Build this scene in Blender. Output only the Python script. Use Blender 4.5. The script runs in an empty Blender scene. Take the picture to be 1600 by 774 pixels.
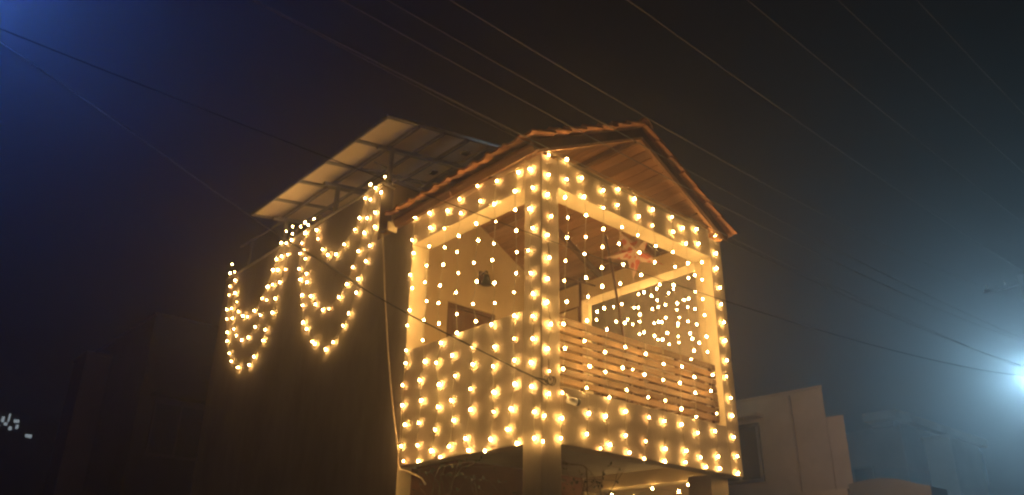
import bpy, bmesh, math, random
from mathutils import Vector, Matrix, Quaternion

random.seed(11)
scene = bpy.context.scene

# ------------------------------------------------------------------ camera
cam_data = bpy.data.cameras.new("camera")
cam = bpy.data.objects.new("camera", cam_data)
scene.collection.objects.link(cam)
scene.camera = cam
cam_data.sensor_width = 36.0
cam_data.lens = 36.0 * 1235.88 / 1600.0
cam_data.clip_start = 0.05
cam_data.clip_end = 3000.0
_yaw, _pitch, _roll = math.radians(41.6518), math.radians(23.6948), math.radians(0.8122)
_f = Vector((math.sin(_yaw) * math.cos(_pitch), math.cos(_yaw) * math.cos(_pitch), math.sin(_pitch)))
_r0 = Vector((math.cos(_yaw), -math.sin(_yaw), 0.0))
_u0 = _r0.cross(_f)
_r = _r0 * math.cos(_roll) + _u0 * math.sin(_roll)
_u = -_r0 * math.sin(_roll) + _u0 * math.cos(_roll)
cam.matrix_world = Matrix(((_r.x, _u.x, -_f.x, -5.4043), (_r.y, _u.y, -_f.y, -5.6029),
                           (_r.z, _u.z, -_f.z, 1.6), (0, 0, 0, 1)))

# ------------------------------------------------------------------ night sky, last trace of dusk
world = bpy.data.worlds.new("World")
scene.world = world
world.use_nodes = True
wn = world.node_tree.nodes
wl = world.node_tree.links
wn.clear()
w_out = wn.new("ShaderNodeOutputWorld")
w_bg = wn.new("ShaderNodeBackground")
w_sky = wn.new("ShaderNodeTexSky")
w_sky.sky_type = 'NISHITA'
w_sky.sun_disc = False
SUN_EL, SUN_AZ = math.radians(-4.0), math.radians(-60.0)
w_sky.sun_elevation = SUN_EL
w_sky.sun_rotation = SUN_AZ
w_bg.inputs["Strength"].default_value = 0.05
wl.new(w_sky.outputs[0], w_bg.inputs["Color"])
wl.new(w_bg.outputs[0], w_out.inputs["Surface"])

# ------------------------------------------------------------------ exposure and render settings
scene.view_settings.view_transform = 'Standard'
scene.view_settings.look = 'None'
scene.view_settings.exposure = 0.0
scene.view_settings.gamma = 1.0
scene.view_settings.use_curve_mapping = False
scene.cycles.use_denoising = True
scene.cycles.max_bounces = 6
scene.cycles.diffuse_bounces = 4
scene.cycles.volume_bounces = 0
scene.cycles.sample_clamp_indirect = 4.0
scene.cycles.filter_width = 2.4          # a soft phone lens

BULB_STRENGTH = 540.0
LAMP_RIGHT = 2150.0
LAMP_LEFT = 2300.0
HAZE_DENSITY = 0.0100
HAZE_ANISO = 0.74

# ================================================================== materials
def new_mat(name):
    m = bpy.data.materials.new(name)
    m.use_nodes = True
    return m, m.node_tree.nodes, m.node_tree.links, m.node_tree.nodes["Principled BSDF"]

def surface(name, col, col2=None, scale=6.0, rough=0.8, bump=0.15, bscale=60.0, metal=0.0, stretch=(1, 1, 1), spec=0.3, detail=6.0):
    """base colour varied by noise, fine relief by a second noise"""
    m, n, l, b = new_mat(name)
    tc = n.new("ShaderNodeTexCoord")
    mp = n.new("ShaderNodeMapping")
    mp.inputs["Scale"].default_value = stretch
    l.new(tc.outputs["Object"], mp.inputs["Vector"])
    nz = n.new("ShaderNodeTexNoise")
    nz.inputs["Scale"].default_value = scale
    nz.inputs["Detail"].default_value = detail
    nz.inputs["Roughness"].default_value = 0.65
    l.new(mp.outputs[0], nz.inputs["Vector"])
    rp = n.new("ShaderNodeValToRGB")
    rp.color_ramp.elements[0].position = 0.32
    rp.color_ramp.elements[1].position = 0.68
    c2 = col2 or tuple(c * 0.75 for c in col)
    rp.color_ramp.elements[0].color = (*c2, 1)
    rp.color_ramp.elements[1].color = (*col, 1)
    l.new(nz.outputs["Fac"], rp.inputs[0])
    l.new(rp.outputs[0], b.inputs["Base Color"])
    b.inputs["Roughness"].default_value = rough
    b.inputs["Metallic"].default_value = metal
    b.inputs["Specular IOR Level"].default_value = spec
    if bump:
        n2 = n.new("ShaderNodeTexNoise")
        n2.inputs["Scale"].default_value = bscale
        n2.inputs["Detail"].default_value = 4.0
        l.new(mp.outputs[0], n2.inputs["Vector"])
        bp = n.new("ShaderNodeBump")
        bp.inputs["Strength"].default_value = bump
        bp.inputs["Distance"].default_value = 0.01
        l.new(n2.outputs["Fac"], bp.inputs["Height"])
        l.new(bp.outputs[0], b.inputs["Normal"])
    return m

def glow(name, col, strength):
    m, n, l, b = new_mat(name)
    b.inputs["Base Color"].default_value = (*[min(1, c) for c in col], 1)
    b.inputs["Emission Color"].default_value = (*col, 1)
    b.inputs["Emission Strength"].default_value = strength
    return m

def per_object(name, col, col2, rough=0.8, scale=14.0, stretch=(1, 1, 1), bump=0.2, bscale=70):
    """like surface(), with each object a little lighter or darker"""
    m = surface(name, col, col2, scale, rough, bump, bscale, stretch=stretch)
    n, l = m.node_tree.nodes, m.node_tree.links
    b = n["Principled BSDF"]
    src = b.inputs["Base Color"].links[0].from_socket
    oi = n.new("ShaderNodeObjectInfo")
    mr = n.new("ShaderNodeMapRange")
    mr.inputs["To Min"].default_value = 0.7
    mr.inputs["To Max"].default_value = 1.25
    l.new(oi.outputs["Random"], mr.inputs["Value"])
    hs = n.new("ShaderNodeHueSaturation")
    l.new(mr.outputs[0], hs.inputs["Value"])
    l.new(src, hs.inputs["Color"])
    l.new(hs.outputs[0], b.inputs["Base Color"])
    return m

M = {}
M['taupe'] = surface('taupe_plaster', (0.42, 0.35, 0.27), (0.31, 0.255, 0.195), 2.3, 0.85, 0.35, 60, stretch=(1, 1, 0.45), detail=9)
M['house_wall'] = surface('weathered_plaster', (0.36, 0.305, 0.255), (0.215, 0.18, 0.15), 1.3, 0.88, 0.35, 40, stretch=(1, 1, 0.35), detail=9)
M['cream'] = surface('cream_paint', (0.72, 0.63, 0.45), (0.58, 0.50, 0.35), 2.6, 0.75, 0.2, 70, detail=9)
M['inner'] = surface('ochre_cream_paint', (0.68, 0.55, 0.34), (0.59, 0.47, 0.285), 1.8, 0.8, 0.12, 110)
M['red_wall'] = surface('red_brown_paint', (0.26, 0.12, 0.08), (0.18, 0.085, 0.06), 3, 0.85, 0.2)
M['concrete'] = surface('concrete', (0.36, 0.34, 0.31), (0.26, 0.245, 0.225), 2.0, 0.9, 0.3, 60)
M['tile'] = per_object('terracotta_tile', (0.46, 0.22, 0.115), (0.29, 0.135, 0.07), 0.8, 9.0)
M['plank'] = per_object('ceiling_timber', (0.38, 0.205, 0.105), (0.27, 0.14, 0.07), 0.55, 3.0, (9, 0.7, 9), 0.15)
M['dark_wood'] = surface('dark_timber', (0.17, 0.085, 0.045), (0.10, 0.05, 0.028), 4, 0.6, 0.2, 40)
M['slat'] = per_object('slat_timber', (0.29, 0.185, 0.10), (0.19, 0.12, 0.065), 0.5, 3.0, (0.8, 0.8, 12), 0.12)
M['door'] = surface('brown_door', (0.20, 0.10, 0.05), (0.13, 0.065, 0.035), 3, 0.5, 0.1, 40, stretch=(8, 8, 0.7))
M['black'] = surface('black_metal', (0.03, 0.03, 0.03), (0.02, 0.02, 0.02), 8, 0.5, 0.05)
M['cable'] = surface('black_cable', (0.035, 0.033, 0.03), None, 8, 0.6, 0.0)
M['conductor'] = surface('weathered_aluminium', (0.30, 0.29, 0.28), None, 8, 0.6, 0.0, metal=0.3)
M['wire'] = surface('clear_wire', (0.55, 0.48, 0.34), None, 8, 0.45, 0.0)
M['hose'] = surface('cream_cable', (0.62, 0.50, 0.36), None, 8, 0.5, 0.0)
M['white'] = surface('white_plastic', (0.78, 0.76, 0.70), None, 6, 0.4, 0.0)
M['steel'] = surface('galvanised_steel', (0.42, 0.41, 0.39), (0.32, 0.31, 0.30), 12, 0.45, 0.1, 50, metal=0.7)
M['grey_steel'] = surface('painted_steel', (0.22, 0.215, 0.21), (0.16, 0.155, 0.15), 9, 0.6, 0.1, 50)
M['backsheet'] = surface('panel_back_sheet', (0.70, 0.60, 0.47), (0.60, 0.51, 0.40), 2.5, 0.6, 0.05)  # tan puts the warm light into the colour of a white sheet
M['cell'] = surface('solar_cells', (0.02, 0.03, 0.07), None, 5, 0.15, 0.0)
M['star'] = None
M['bulb'] = glow("warm_bulb", (1.0, 0.57, 0.17), BULB_STRENGTH)
M['bulb_soft'] = glow('softer_warm_bulb', (1.0, 0.56, 0.18), BULB_STRENGTH * 0.7)
M['bulb_dim'] = glow('dim_warm_bulb', (1.0, 0.50, 0.16), BULB_STRENGTH * 0.35)
def halo_diffuser(name, fac):  # shell's own emission paints a golden bloom halo round the bulb core
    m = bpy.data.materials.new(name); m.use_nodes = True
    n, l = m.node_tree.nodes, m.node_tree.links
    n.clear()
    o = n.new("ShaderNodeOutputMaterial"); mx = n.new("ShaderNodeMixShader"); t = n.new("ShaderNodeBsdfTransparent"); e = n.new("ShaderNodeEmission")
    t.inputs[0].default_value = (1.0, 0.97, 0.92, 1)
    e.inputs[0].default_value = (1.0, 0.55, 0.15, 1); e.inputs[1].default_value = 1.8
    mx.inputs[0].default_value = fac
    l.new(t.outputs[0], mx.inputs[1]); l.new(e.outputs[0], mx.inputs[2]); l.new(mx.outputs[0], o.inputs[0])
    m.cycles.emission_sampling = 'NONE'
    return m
M['halo_diffuser'] = halo_diffuser('amber_halo_diffuser', 0.28)
M['asphalt'] = surface('asphalt', (0.06, 0.058, 0.055), (0.04, 0.039, 0.037), 3, 0.9, 0.5, 150)
M['soil'] = surface('bare_soil', (0.16, 0.125, 0.085), (0.09, 0.075, 0.05), 0.8, 0.95, 0.5, 30)
M['kerb'] = surface('kerb_concrete', (0.33, 0.32, 0.30), None, 2, 0.9, 0.3)
M['twig'] = surface('dry_twig', (0.22, 0.16, 0.09), (0.13, 0.09, 0.05), 9, 0.9, 0.2)
M['leaf'] = per_object('dull_leaf', (0.10, 0.12, 0.045), (0.06, 0.075, 0.03), 0.7, 6.0, bump=0)
M['neighbour'] = surface('neighbour_plaster', (0.78, 0.66, 0.55), (0.58, 0.49, 0.40), 0.7, 0.88, 0.25, 60)
M['neighbour_dark'] = surface('grey_plaster', (0.34, 0.32, 0.31), (0.26, 0.245, 0.24), 1.0, 0.9, 0.2, 60)
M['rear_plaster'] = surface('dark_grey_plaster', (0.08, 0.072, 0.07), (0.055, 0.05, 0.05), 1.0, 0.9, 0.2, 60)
M['service'] = surface('lamplit_service_cable', (0.5, 0.49, 0.47), None, 8, 0.6, 0.0)  # pale grey stands in for lamp light on the black cable
M['glass_dark'] = surface('dark_window_glass', (0.03, 0.03, 0.035), None, 4, 0.08, 0.0, spec=0.6)
M['far_wall'] = surface('far_plaster', (0.25, 0.24, 0.24), None, 0.4, 0.9, 0.0)
M['far_window'] = glow('lit_far_window', (0.75, 0.9, 1.0), 0.6)
M['lamp_right'] = glow('cool_led_panel', (0.42, 0.76, 1.0), LAMP_RIGHT)
M['lamp_left'] = glow('blue_led_panel', (0.10, 0.26, 1.0), LAMP_LEFT)

def star_material():
    m, n, l, b = new_mat('printed_star_paper')
    tc = n.new("ShaderNodeTexCoord")
    v = n.new("ShaderNodeTexVoronoi")
    v.inputs["Scale"].default_value = 11.0
    l.new(tc.outputs["Object"], v.inputs["Vector"])
    nz = n.new("ShaderNodeTexNoise")
    nz.inputs["Scale"].default_value = 9.0
    nz.inputs["Detail"].default_value = 2.0
    l.new(tc.outputs["Object"], nz.inputs["Vector"])
    ad = n.new("ShaderNodeMath"); ad.operation = 'ADD'
    l.new(v.outputs["Distance"], ad.inputs[0]); l.new(nz.outputs["Fac"], ad.inputs[1])
    rp = n.new("ShaderNodeValToRGB")
    rp.color_ramp.elements[0].position = 0.98; rp.color_ramp.elements[0].color = (0.40, 0.085, 0.065, 1)
    rp.color_ramp.elements[1].position = 1.08; rp.color_ramp.elements[1].color = (0.50, 0.36, 0.29, 1)
    l.new(ad.outputs[0], rp.inputs[0]); l.new(rp.outputs[0], b.inputs["Base Color"])
    b.inputs["Roughness"].default_value = 0.6
    return m
M['star'] = star_material()

# ================================================================== building helpers
COL = scene.collection

def tag(o, label=None, cat=None, group=None, kind=None):
    if label: o['label'] = label
    if cat: o['category'] = cat
    if group: o['group'] = group
    if kind: o['kind'] = kind
    return o

def empty(name, loc=(0, 0, 0)):
    o = bpy.data.objects.new(name, None)
    o.empty_display_size = 0.2
    o.location = loc
    COL.objects.link(o)
    return o

def world_offset(p):
    off = p.location.copy()
    if p.parent is not None:
        off += p.matrix_parent_inverse.translation + world_offset(p.parent)
    return off

def attach(o, parent):
    """parent o without moving it; parents are never rotated or scaled"""
    if parent is not None:
        o.parent = parent
        o.matrix_parent_inverse = Matrix.Translation(-world_offset(parent))
    return o

class MB:
    """collects shapes in world space and links them as ONE mesh object"""
    def __init__(self):
        self.v, self.f, self.mi, self.mats = [], [], [], []
        self.sm = []
    def _m(self, mat):
        mat = M[mat]
        if mat not in self.mats: self.mats.append(mat)
        return self.mats.index(mat)
    def add(self, vs, fs, mat, smooth=False):
        b = len(self.v); k = self._m(mat)
        self.v += [tuple(p) for p in vs]
        for f in fs:
            self.f.append([b + i for i in f]); self.mi.append(k); self.sm.append(smooth)
    def box(self, a, c, mat, faces=None, mtx=None):
        """faces: optional dict '-x','+x',... -> material"""
        x0, y0, z0 = a; x1, y1, z1 = c
        vs = [Vector(p) for p in ((x0,y0,z0),(x1,y0,z0),(x1,y1,z0),(x0,y1,z0),(x0,y0,z1),(x1,y0,z1),(x1,y1,z1),(x0,y1,z1))]
        if mtx is not None: vs = [mtx @ p for p in vs]
        fs = {'-z':(3,2,1,0),'+z':(4,5,6,7),'-y':(0,1,5,4),'+x':(1,2,6,5),'+y':(2,3,7,6),'-x':(3,0,4,7)}
        b = len(self.v); self.v += [tuple(p) for p in vs]
        for k, f in fs.items():
            self.f.append([b + i for i in f]); self.mi.append(self._m((faces or {}).get(k, mat))); self.sm.append(False)
        return self
    def prism(self, poly, axis, lo, hi, mat):
        """polygon in the two other axes extruded along axis (0,1,2)"""
        n = len(poly)
        def pt(p, t):
            q = list(p); q.insert(axis, t); return tuple(q)
        vs = [pt(p, lo) for p in poly] + [pt(p, hi) for p in poly]
        fs = [tuple(range(n)), tuple(range(2 * n - 1, n - 1, -1))]
        fs += [(i, (i + 1) % n, n + (i + 1) % n, n + i) for i in range(n)]
        self.add(vs, fs, mat); return self
    def tube(self, pts, r, mat, n=6, r2=None):
        pts = [Vector(p) for p in pts]; r2 = r if r2 is None else r2
        vs, fs = [], []
        m = len(pts)
        for i, p in enumerate(pts):
            t = (pts[min(i + 1, m - 1)] - pts[max(i - 1, 0)])
            t = t.normalized() if t.length > 1e-9 else Vector((0, 0, 1))
            a = t.cross(Vector((0, 0, 1)) if abs(t.z) < 0.9 else Vector((1, 0, 0))).normalized()
            b = t.cross(a)
            rr = r + (r2 - r) * i / max(1, m - 1)
            for k in range(n):
                g = 2 * math.pi * k / n
                vs.append(p + a * math.cos(g) * rr + b * math.sin(g) * rr)
        for i in range(m - 1):
            for k in range(n):
                fs.append((i*n+k, i*n+(k+1)%n, (i+1)*n+(k+1)%n, (i+1)*n+k))
        fs.append(tuple(range(n - 1, -1, -1))); fs.append(tuple((m-1)*n + k for k in range(n)))
        self.add(vs, fs, mat, True); return self
    def build(self, name, parent=None):
        me = bpy.data.meshes.new(name)
        me.from_pydata(self.v, [], self.f)
        for m in self.mats: me.materials.append(m)
        me.polygons.foreach_set('material_index', self.mi)
        me.polygons.foreach_set('use_smooth', self.sm)
        bm = bmesh.new(); bm.from_mesh(me)
        bmesh.ops.recalc_face_normals(bm, faces=bm.faces); bm.to_mesh(me); bm.free()
        me.update()
        o = bpy.data.objects.new(name, me)
        COL.objects.link(o)
        return attach(o, parent)

def place(mesh, name, mtx, parent=None):
    """an object that shares mesh data, placed by a world matrix"""
    o = bpy.data.objects.new(name, mesh)
    COL.objects.link(o)
    loc, rot, sca = mtx.decompose()
    o.location, o.rotation_mode, o.rotation_quaternion, o.scale = loc, 'QUATERNION', rot, sca
    attach(o, parent)
    return o

def single(name, build, label, cat, group=None, bevel=0.0):
    o = build.build(name)
    return tag(o, label, cat, group)

def bevel(o, w=0.01, seg=2):
    b = o.modifiers.new('bevel', 'BEVEL'); b.width = w; b.segments = seg; b.limit_method = 'ANGLE'
    return o

ORD = ['first','second','third','fourth','fifth','sixth','seventh','eighth','ninth','tenth','eleventh','twelfth']

# ================================================================== ground and street
def sheet(name, x0, y0, x1, y1, z, mat, nx=1, ny=1):
    mb = MB()
    mb.add([(x0,y0,z),(x1,y0,z),(x1,y1,z),(x0,y1,z)], [(0,1,2,3)], mat)
    o = mb.build(name)
    return tag(o, kind='structure')

sheet('ground', -900, -900, 900, 900, 0.0, 'soil')
sheet('road', -120, -9.5, 120, -2.4, 0.004, 'asphalt')
for yy, nm in ((-2.4, 'kerb'), (-9.65, 'kerb')):
    tag(MB().box((-120, yy, 0.0), (120, yy + 0.15, 0.12), 'kerb').build(nm), kind='structure')
tag(MB().box((-120, -2.25, 0.0), (120, -0.6, 0.10), 'concrete').build('pavement'), kind='structure')

# ================================================================== the decorated house
L1, L2, YB = 2.45, 3.47, 3.36          # left opening end, width of the gable front, back wall of the balcony
ZB, ZP, ZL, ZO, ZF = 2.97, 3.56, 4.38, 5.84, 3.45
C_ = 0.27
house = tag(empty('house', (0, 0, 0)),
            'two storey house with cream and taupe corner balcony under a small tiled gable roof', 'house')

def hpart(name, mb, bev=0.0, parent=house):
    o = mb.build(name, parent)
    if bev: bevel(o, bev)
    return o

OUT = {'-x': 'taupe', '-y': 'taupe'}
# corner column, full height
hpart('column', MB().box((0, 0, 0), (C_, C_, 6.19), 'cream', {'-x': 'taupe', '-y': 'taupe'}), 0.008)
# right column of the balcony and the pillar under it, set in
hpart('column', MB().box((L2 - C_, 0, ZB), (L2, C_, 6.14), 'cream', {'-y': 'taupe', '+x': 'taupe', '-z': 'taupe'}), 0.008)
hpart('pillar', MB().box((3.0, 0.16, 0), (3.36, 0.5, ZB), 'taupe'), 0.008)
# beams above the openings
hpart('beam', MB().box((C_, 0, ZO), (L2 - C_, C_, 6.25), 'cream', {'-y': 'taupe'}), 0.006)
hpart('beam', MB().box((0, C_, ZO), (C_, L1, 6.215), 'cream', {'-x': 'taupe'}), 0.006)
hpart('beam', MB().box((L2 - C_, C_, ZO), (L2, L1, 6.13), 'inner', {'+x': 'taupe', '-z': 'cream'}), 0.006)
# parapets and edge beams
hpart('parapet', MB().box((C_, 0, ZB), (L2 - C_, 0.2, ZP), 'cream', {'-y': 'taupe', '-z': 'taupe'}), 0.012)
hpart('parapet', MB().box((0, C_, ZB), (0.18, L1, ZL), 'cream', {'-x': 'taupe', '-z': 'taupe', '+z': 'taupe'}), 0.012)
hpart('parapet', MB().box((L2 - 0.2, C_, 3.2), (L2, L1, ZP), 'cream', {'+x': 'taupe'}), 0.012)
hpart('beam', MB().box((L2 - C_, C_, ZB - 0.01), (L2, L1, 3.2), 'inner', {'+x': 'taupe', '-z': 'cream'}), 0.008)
# floor of the balcony
hpart('floor_slab', MB().box((0.18, 0.2, 3.15), (L2 - 0.2, YB, ZF), 'concrete', {'+z': 'inner'}))
# walls of the main house: left wall in the same plane as the balcony's left side
lw = MB()
lw.box((0, L1, 0), (0.2, YB, 6.2), 'house_wall', {'+x': 'inner', '-y': 'cream'})
lw.box((0, YB, 0), (0.2, 8.8, 7.10), 'house_wall')
hpart('left_wall', lw)
hpart('pier', MB().box((0.2, L1, ZB), (C_, L1 + 0.25, ZO + 0.3), 'cream'))
hpart('coping', MB().box((-0.02, YB - 0.02, 7.10), (0.22, 8.82, 7.14), 'concrete'), 0.01)
# right wall behind the side opening
hpart('right_wall', MB().box((L2 - C_, L1, 0), (L2, 8.8, 6.13), 'inner', {'+x': 'taupe', '-y': 'cream'}))
hpart('rear_wall', MB().box((0.2, 8.6, 0), (L2 - C_, 8.8, 7.10), 'house_wall'))
hpart('terrace_slab', MB().box((0.2, YB + 0.16, 6.0), (L2 - C_, 8.6, 6.15), 'concrete'))
# back wall of the balcony with a door opening, its upper part a terrace parapet
bw = MB()
DX0, DX1, DZ = 1.30, 2.24, 5.61
bw.box((0.2, YB, ZF), (DX0, YB + 0.16, 7.2), 'inner')
bw.box((DX1, YB, ZF), (L2 - C_, YB + 0.16, 7.2), 'inner')
bw.box((DX0, YB, DZ), (DX1, YB + 0.16, 7.2), 'inner')
hpart('back_wall', bw)
hpart('coping', MB().box((0.221, YB - 0.02, 7.2), (L2, YB + 0.2, 7.26), 'concrete'), 0.01)
door = hpart('door', MB().box((DX0 + 0.05, YB + 0.07, ZF), (DX1 - 0.05, YB + 0.11, DZ - 0.05), 'door'), 0.005)
fr = MB()
fr.box((DX0, YB + 0.03, ZF), (DX0 + 0.05, YB + 0.13, DZ), 'dark_wood')
fr.box((DX1 - 0.05, YB + 0.03, ZF), (DX1, YB + 0.13, DZ), 'dark_wood')
fr.box((DX0 + 0.05, YB + 0.03, DZ - 0.05), (DX1 - 0.05, YB + 0.13, DZ), 'dark_wood')
hpart('door_frame', fr, 0, door)
for k in range(3):
    z0 = ZF + 0.15 + k * 0.66
    hpart('door_panel', MB().box((DX0 + 0.17, YB + 0.055, z0), (DX1 - 0.17, YB + 0.07, z0 + 0.52), 'door'), 0.008, door)
hpart('handle', MB().tube([(DX1 - 0.13, YB + 0.03, ZF + 1.0), (DX1 - 0.13, YB + 0.03, ZF + 1.15)], 0.012, 'steel'), 0, door)
# ground floor front wall under the balcony
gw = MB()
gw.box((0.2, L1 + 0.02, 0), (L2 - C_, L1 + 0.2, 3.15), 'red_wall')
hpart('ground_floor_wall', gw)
# thin conduit along the right inner wall
hpart('conduit', MB().tube([(L2 - C_ - 0.015, 3.3, 5.74), (L2 - C_ - 0.015, 2.47, 5.75), (L2 - C_ - 0.02, 2.42, 4.6)], 0.014, 'dark_wood'))
hpart('downpipe', MB().tube([(3.14, 2.38, 6.2), (3.14, 2.38, 3.47)], 0.022, 'dark_wood', 8))

# slatted railings: front and right side
def railing(p0, p1, posts):
    p0, p1 = Vector(p0), Vector(p1)
    d = (p1 - p0); ln = d.length; d.normalize()
    nrm = Vector((d.y, -d.x, 0))                       # towards the outside
    m = Matrix(((d.x, nrm.x, 0, p0.x), (d.y, nrm.y, 0, p0.y), (0, 0, 1, 0), (0, 0, 0, 1)))
    r = hpart('railing', MB().box((0, -0.05, 4.335), (ln, -0.012, 4.365), 'dark_wood', mtx=m))
    for k in range(posts):
        t = 0.06 + (ln - 0.12) * k / (posts - 1)
        hpart('post', MB().box((t - 0.02, -0.05, ZP), (t + 0.02, -0.012, 4.335), 'dark_wood', mtx=m), 0, r)
    base = MB().box((-ln / 2, -0.0125, -0.034), (ln / 2, 0.0125, 0.034), 'slat')
    sl = base.build('slat', r); bevel(sl, 0.004, 1)
    for k in range(8):
        mt = m @ Matrix.Translation((ln / 2 + random.uniform(-.004, .004), 0.001, 3.655 + k * 0.094)) @ Matrix.Rotation(random.uniform(-.004, .004), 4, 'Y')
        if k == 0:
            o = sl
            loc, rot, s = mt.decompose(); o.location = loc; o.rotation_mode = 'QUATERNION'; o.rotation_quaternion = rot
        else:
            o = place(sl.data, 'slat', mt, r); bevel(o, 0.004, 1)
    return r
railing((C_, 0.10, 0), (L2 - C_, 0.10, 0), 5)
railing((L2 - 0.10, C_, 0), (L2 - 0.10, L1, 0), 4)

# ------------------------------------------------------------------ gable roof
RX, RZ = 1.70, 7.20
SLOPES = [((-0.27, 6.20), -1.0), ((3.52, 6.22), 1.0)]
roof = hpart('roof', MB().box((RX - 0.03, 0.0, RZ - 0.17), (RX + 0.03, YB, RZ - 0.10), 'dark_wood'))   # ridge beam
LEN, WID, PITCH = 0.40, 0.262, 0.318
# one interlocking clay tile: u down the slope, v across, w up
def tile_mesh():
    prof = [(0.0, 0.004), (0.03, 0.026), (0.055, 0.032), (0.08, 0.026), (0.11, 0.004), (0.18, 0.0), (0.225, 0.004), (0.262, 0.016)]
    vs, fs = [], []
    n = len(prof)
    for u in (0.0, LEN):
        lift = 0.05 * u / LEN
        for (v, w) in prof: vs.append((u, v, w + lift + 0.022))
        for (v, w) in prof: vs.append((u, v, w + lift))
    for i in range(n - 1):
        fs += [(i, i + 1, 2*n + i + 1, 2*n + i), (n + i, 3*n + i, 3*n + i + 1, n + i + 1),
               (i, n + i, n + i + 1, i + 1), (2*n + i, 2*n + i + 1, 3*n + i + 1, 3*n + i)]
    fs += [(0, 2*n, 3*n, n), (n - 1, 2*n - 1, 4*n - 1, 3*n - 1)]
    me = bpy.data.meshes.new('roof_tile'); me.from_pydata(vs, [], fs); me.materials.append(M['tile'])
    bm = bmesh.new(); bm.from_mesh(me); bmesh.ops.recalc_face_normals(bm, faces=bm.faces); bm.to_mesh(me); bm.free()
    return me
TILE = tile_mesh()
Y0, Y1 = -0.13, 2.66
YT = -0.21                             # the tiles stand out past the barge boards
for (ex, ez), sgn in SLOPES:
    d = Vector((ex - RX, 0, ez - RZ)); sl = d.length; d.normalize()
    v = Vector((0, sgn, 0)); w = d.cross(v)
    base = Matrix(((d.x, v.x, w.x, RX), (d.y, v.y, w.y, 0), (d.z, v.z, w.z, RZ), (0, 0, 0, 1)))
    ncol = round((Y1 - YT) / 0.25)
    step = (Y1 - YT) / ncol
    for c in range(ncol):
        for k in range(7):
            yy = (YT + c * step) if sgn > 0 else (YT + (c + 1) * step)
            mt = base @ Matrix.Translation((0.01 + k * (sl - 0.36) / 6.0 + random.uniform(-.014, .014), sgn * yy, random.uniform(0, .01))) \
                 @ Matrix.Rotation(random.uniform(-.02, .02), 4, 'Z') @ Matrix.Rotation(random.uniform(-.012, .012), 4, 'X')
            place(TILE, 'roof_tile', mt, roof)
    # decking and lining boards under the tiles
    dk = MB()
    ya, yb = (Y0 + 0.04, YB)
    def local_box(mb, u0, u1, y0, y1, w0, w1, mat):
        lo, hi = (y0, y1) if sgn > 0 else (-y1, -y0)
        mb.box((u0, lo, w0), (u1, hi, w1), mat, mtx=base)
    ui = (0.02 - RX) / d.x if sgn < 0 else (L2 - 0.02 - RX) / d.x
    local_box(dk, 0.0, sl - 0.05, ya, Y1 - 0.02, -0.035, -0.012, 'dark_wood')
    local_box(dk, 0.0, ui, Y1 - 0.02, YB, -0.035, -0.012, 'dark_wood')
    hpart('roof_deck', dk, 0, roof)
    nb = 15
    for k in range(nb):
        pb = MB()
        u0, u1 = 0.03 + k * (sl - 0.07) / nb, 0.03 + (k + 1) * (sl - 0.07) / nb - 0.006
        local_box(pb, u0, u1, ya + 0.005, (YB - 0.005) if u1 < ui else Y1 - 0.03, -0.062 - (k % 2) * 0.003, -0.046, 'plank')
        pbo = hpart('ceiling_plank', pb, 0.003, roof)
    # barge board along the gable edge, with a pale trim strip under it
    bb = MB(); local_box(bb, -0.01, sl - 0.02, Y0 + 0.005, Y0 + 0.035, -0.125, -0.006, 'dark_wood')
    hpart('barge_board', bb, 0.004, roof)
    bb = MB(); local_box(bb, 0.0, sl - 0.1, Y0 + 0.02, Y0 + 0.07, -0.15, -0.128, 'plank')
    hpart('trim_strip', bb, 0.003, roof)
    # rafters under the lining, seen at the open gable
    for yy in (0.95, 2.1):
        rb = MB(); local_box(rb, 0.05, ui - 0.02, yy, yy + 0.06, -0.14, -0.066, 'dark_wood')
        hpart('rafter', rb, 0.004, roof)
    # fascia under the eave in two lengths
    for (fy0, fy1, dz) in ((Y0 + 0.04, 1.42, 0.0), (1.44, Y1, -0.012)):
        fb = MB(); local_box(fb, sl - 0.075, sl - 0.05, fy0, fy1, -0.13, -0.02 + dz, 'plank')
        hpart('fascia_board', fb, 0.003, roof)
hpart('eave_end_cap', MB().box((-0.275, Y1 + 0.005, 6.04), (-0.13, Y1 + 0.03, 6.17), 'cream'), 0.004, roof)
# ridge tiles
def ridge_mesh():
    vs, fs = [], []; n = 8
    for (y, r) in ((0.0, 0.135), (0.40, 0.115)):
        for rr in (r, r - 0.016):
            for k in range(n + 1):
                a = math.pi * (0.06 + 0.88 * k / n)
                vs.append((rr * math.cos(a) * 0.95, y, rr * math.sin(a)))
    m = n + 1
    for k in range(n):
        fs += [(k, k + 1, 2*m + k + 1, 2*m + k), (m + k, 3*m + k, 3*m + k + 1, m + k + 1), (k, m + k, m + k + 1, k + 1), (2*m + k, 2*m + k + 1, 3*m + k + 1, 3*m + k)]
    fs += [(0, 2*m, 3*m, m), (n, m + n, 3*m + n, 2*m + n)]
    me = bpy.data.meshes.new('ridge_tile'); me.from_pydata(vs, [], fs); me.materials.append(M['tile'])
    bm = bmesh.new(); bm.from_mesh(me); bmesh.ops.recalc_face_normals(bm, faces=bm.faces); bm.to_mesh(me); bm.free()
    return me
RIDGE = ridge_mesh()
for k in range(8):
    place(RIDGE, 'ridge_tile', Matrix.Translation((RX, YT - 0.01 + k * 0.35, RZ - 0.03)) @ Matrix.Rotation(random.uniform(-.02, .02), 4, 'Z'), roof)

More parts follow.
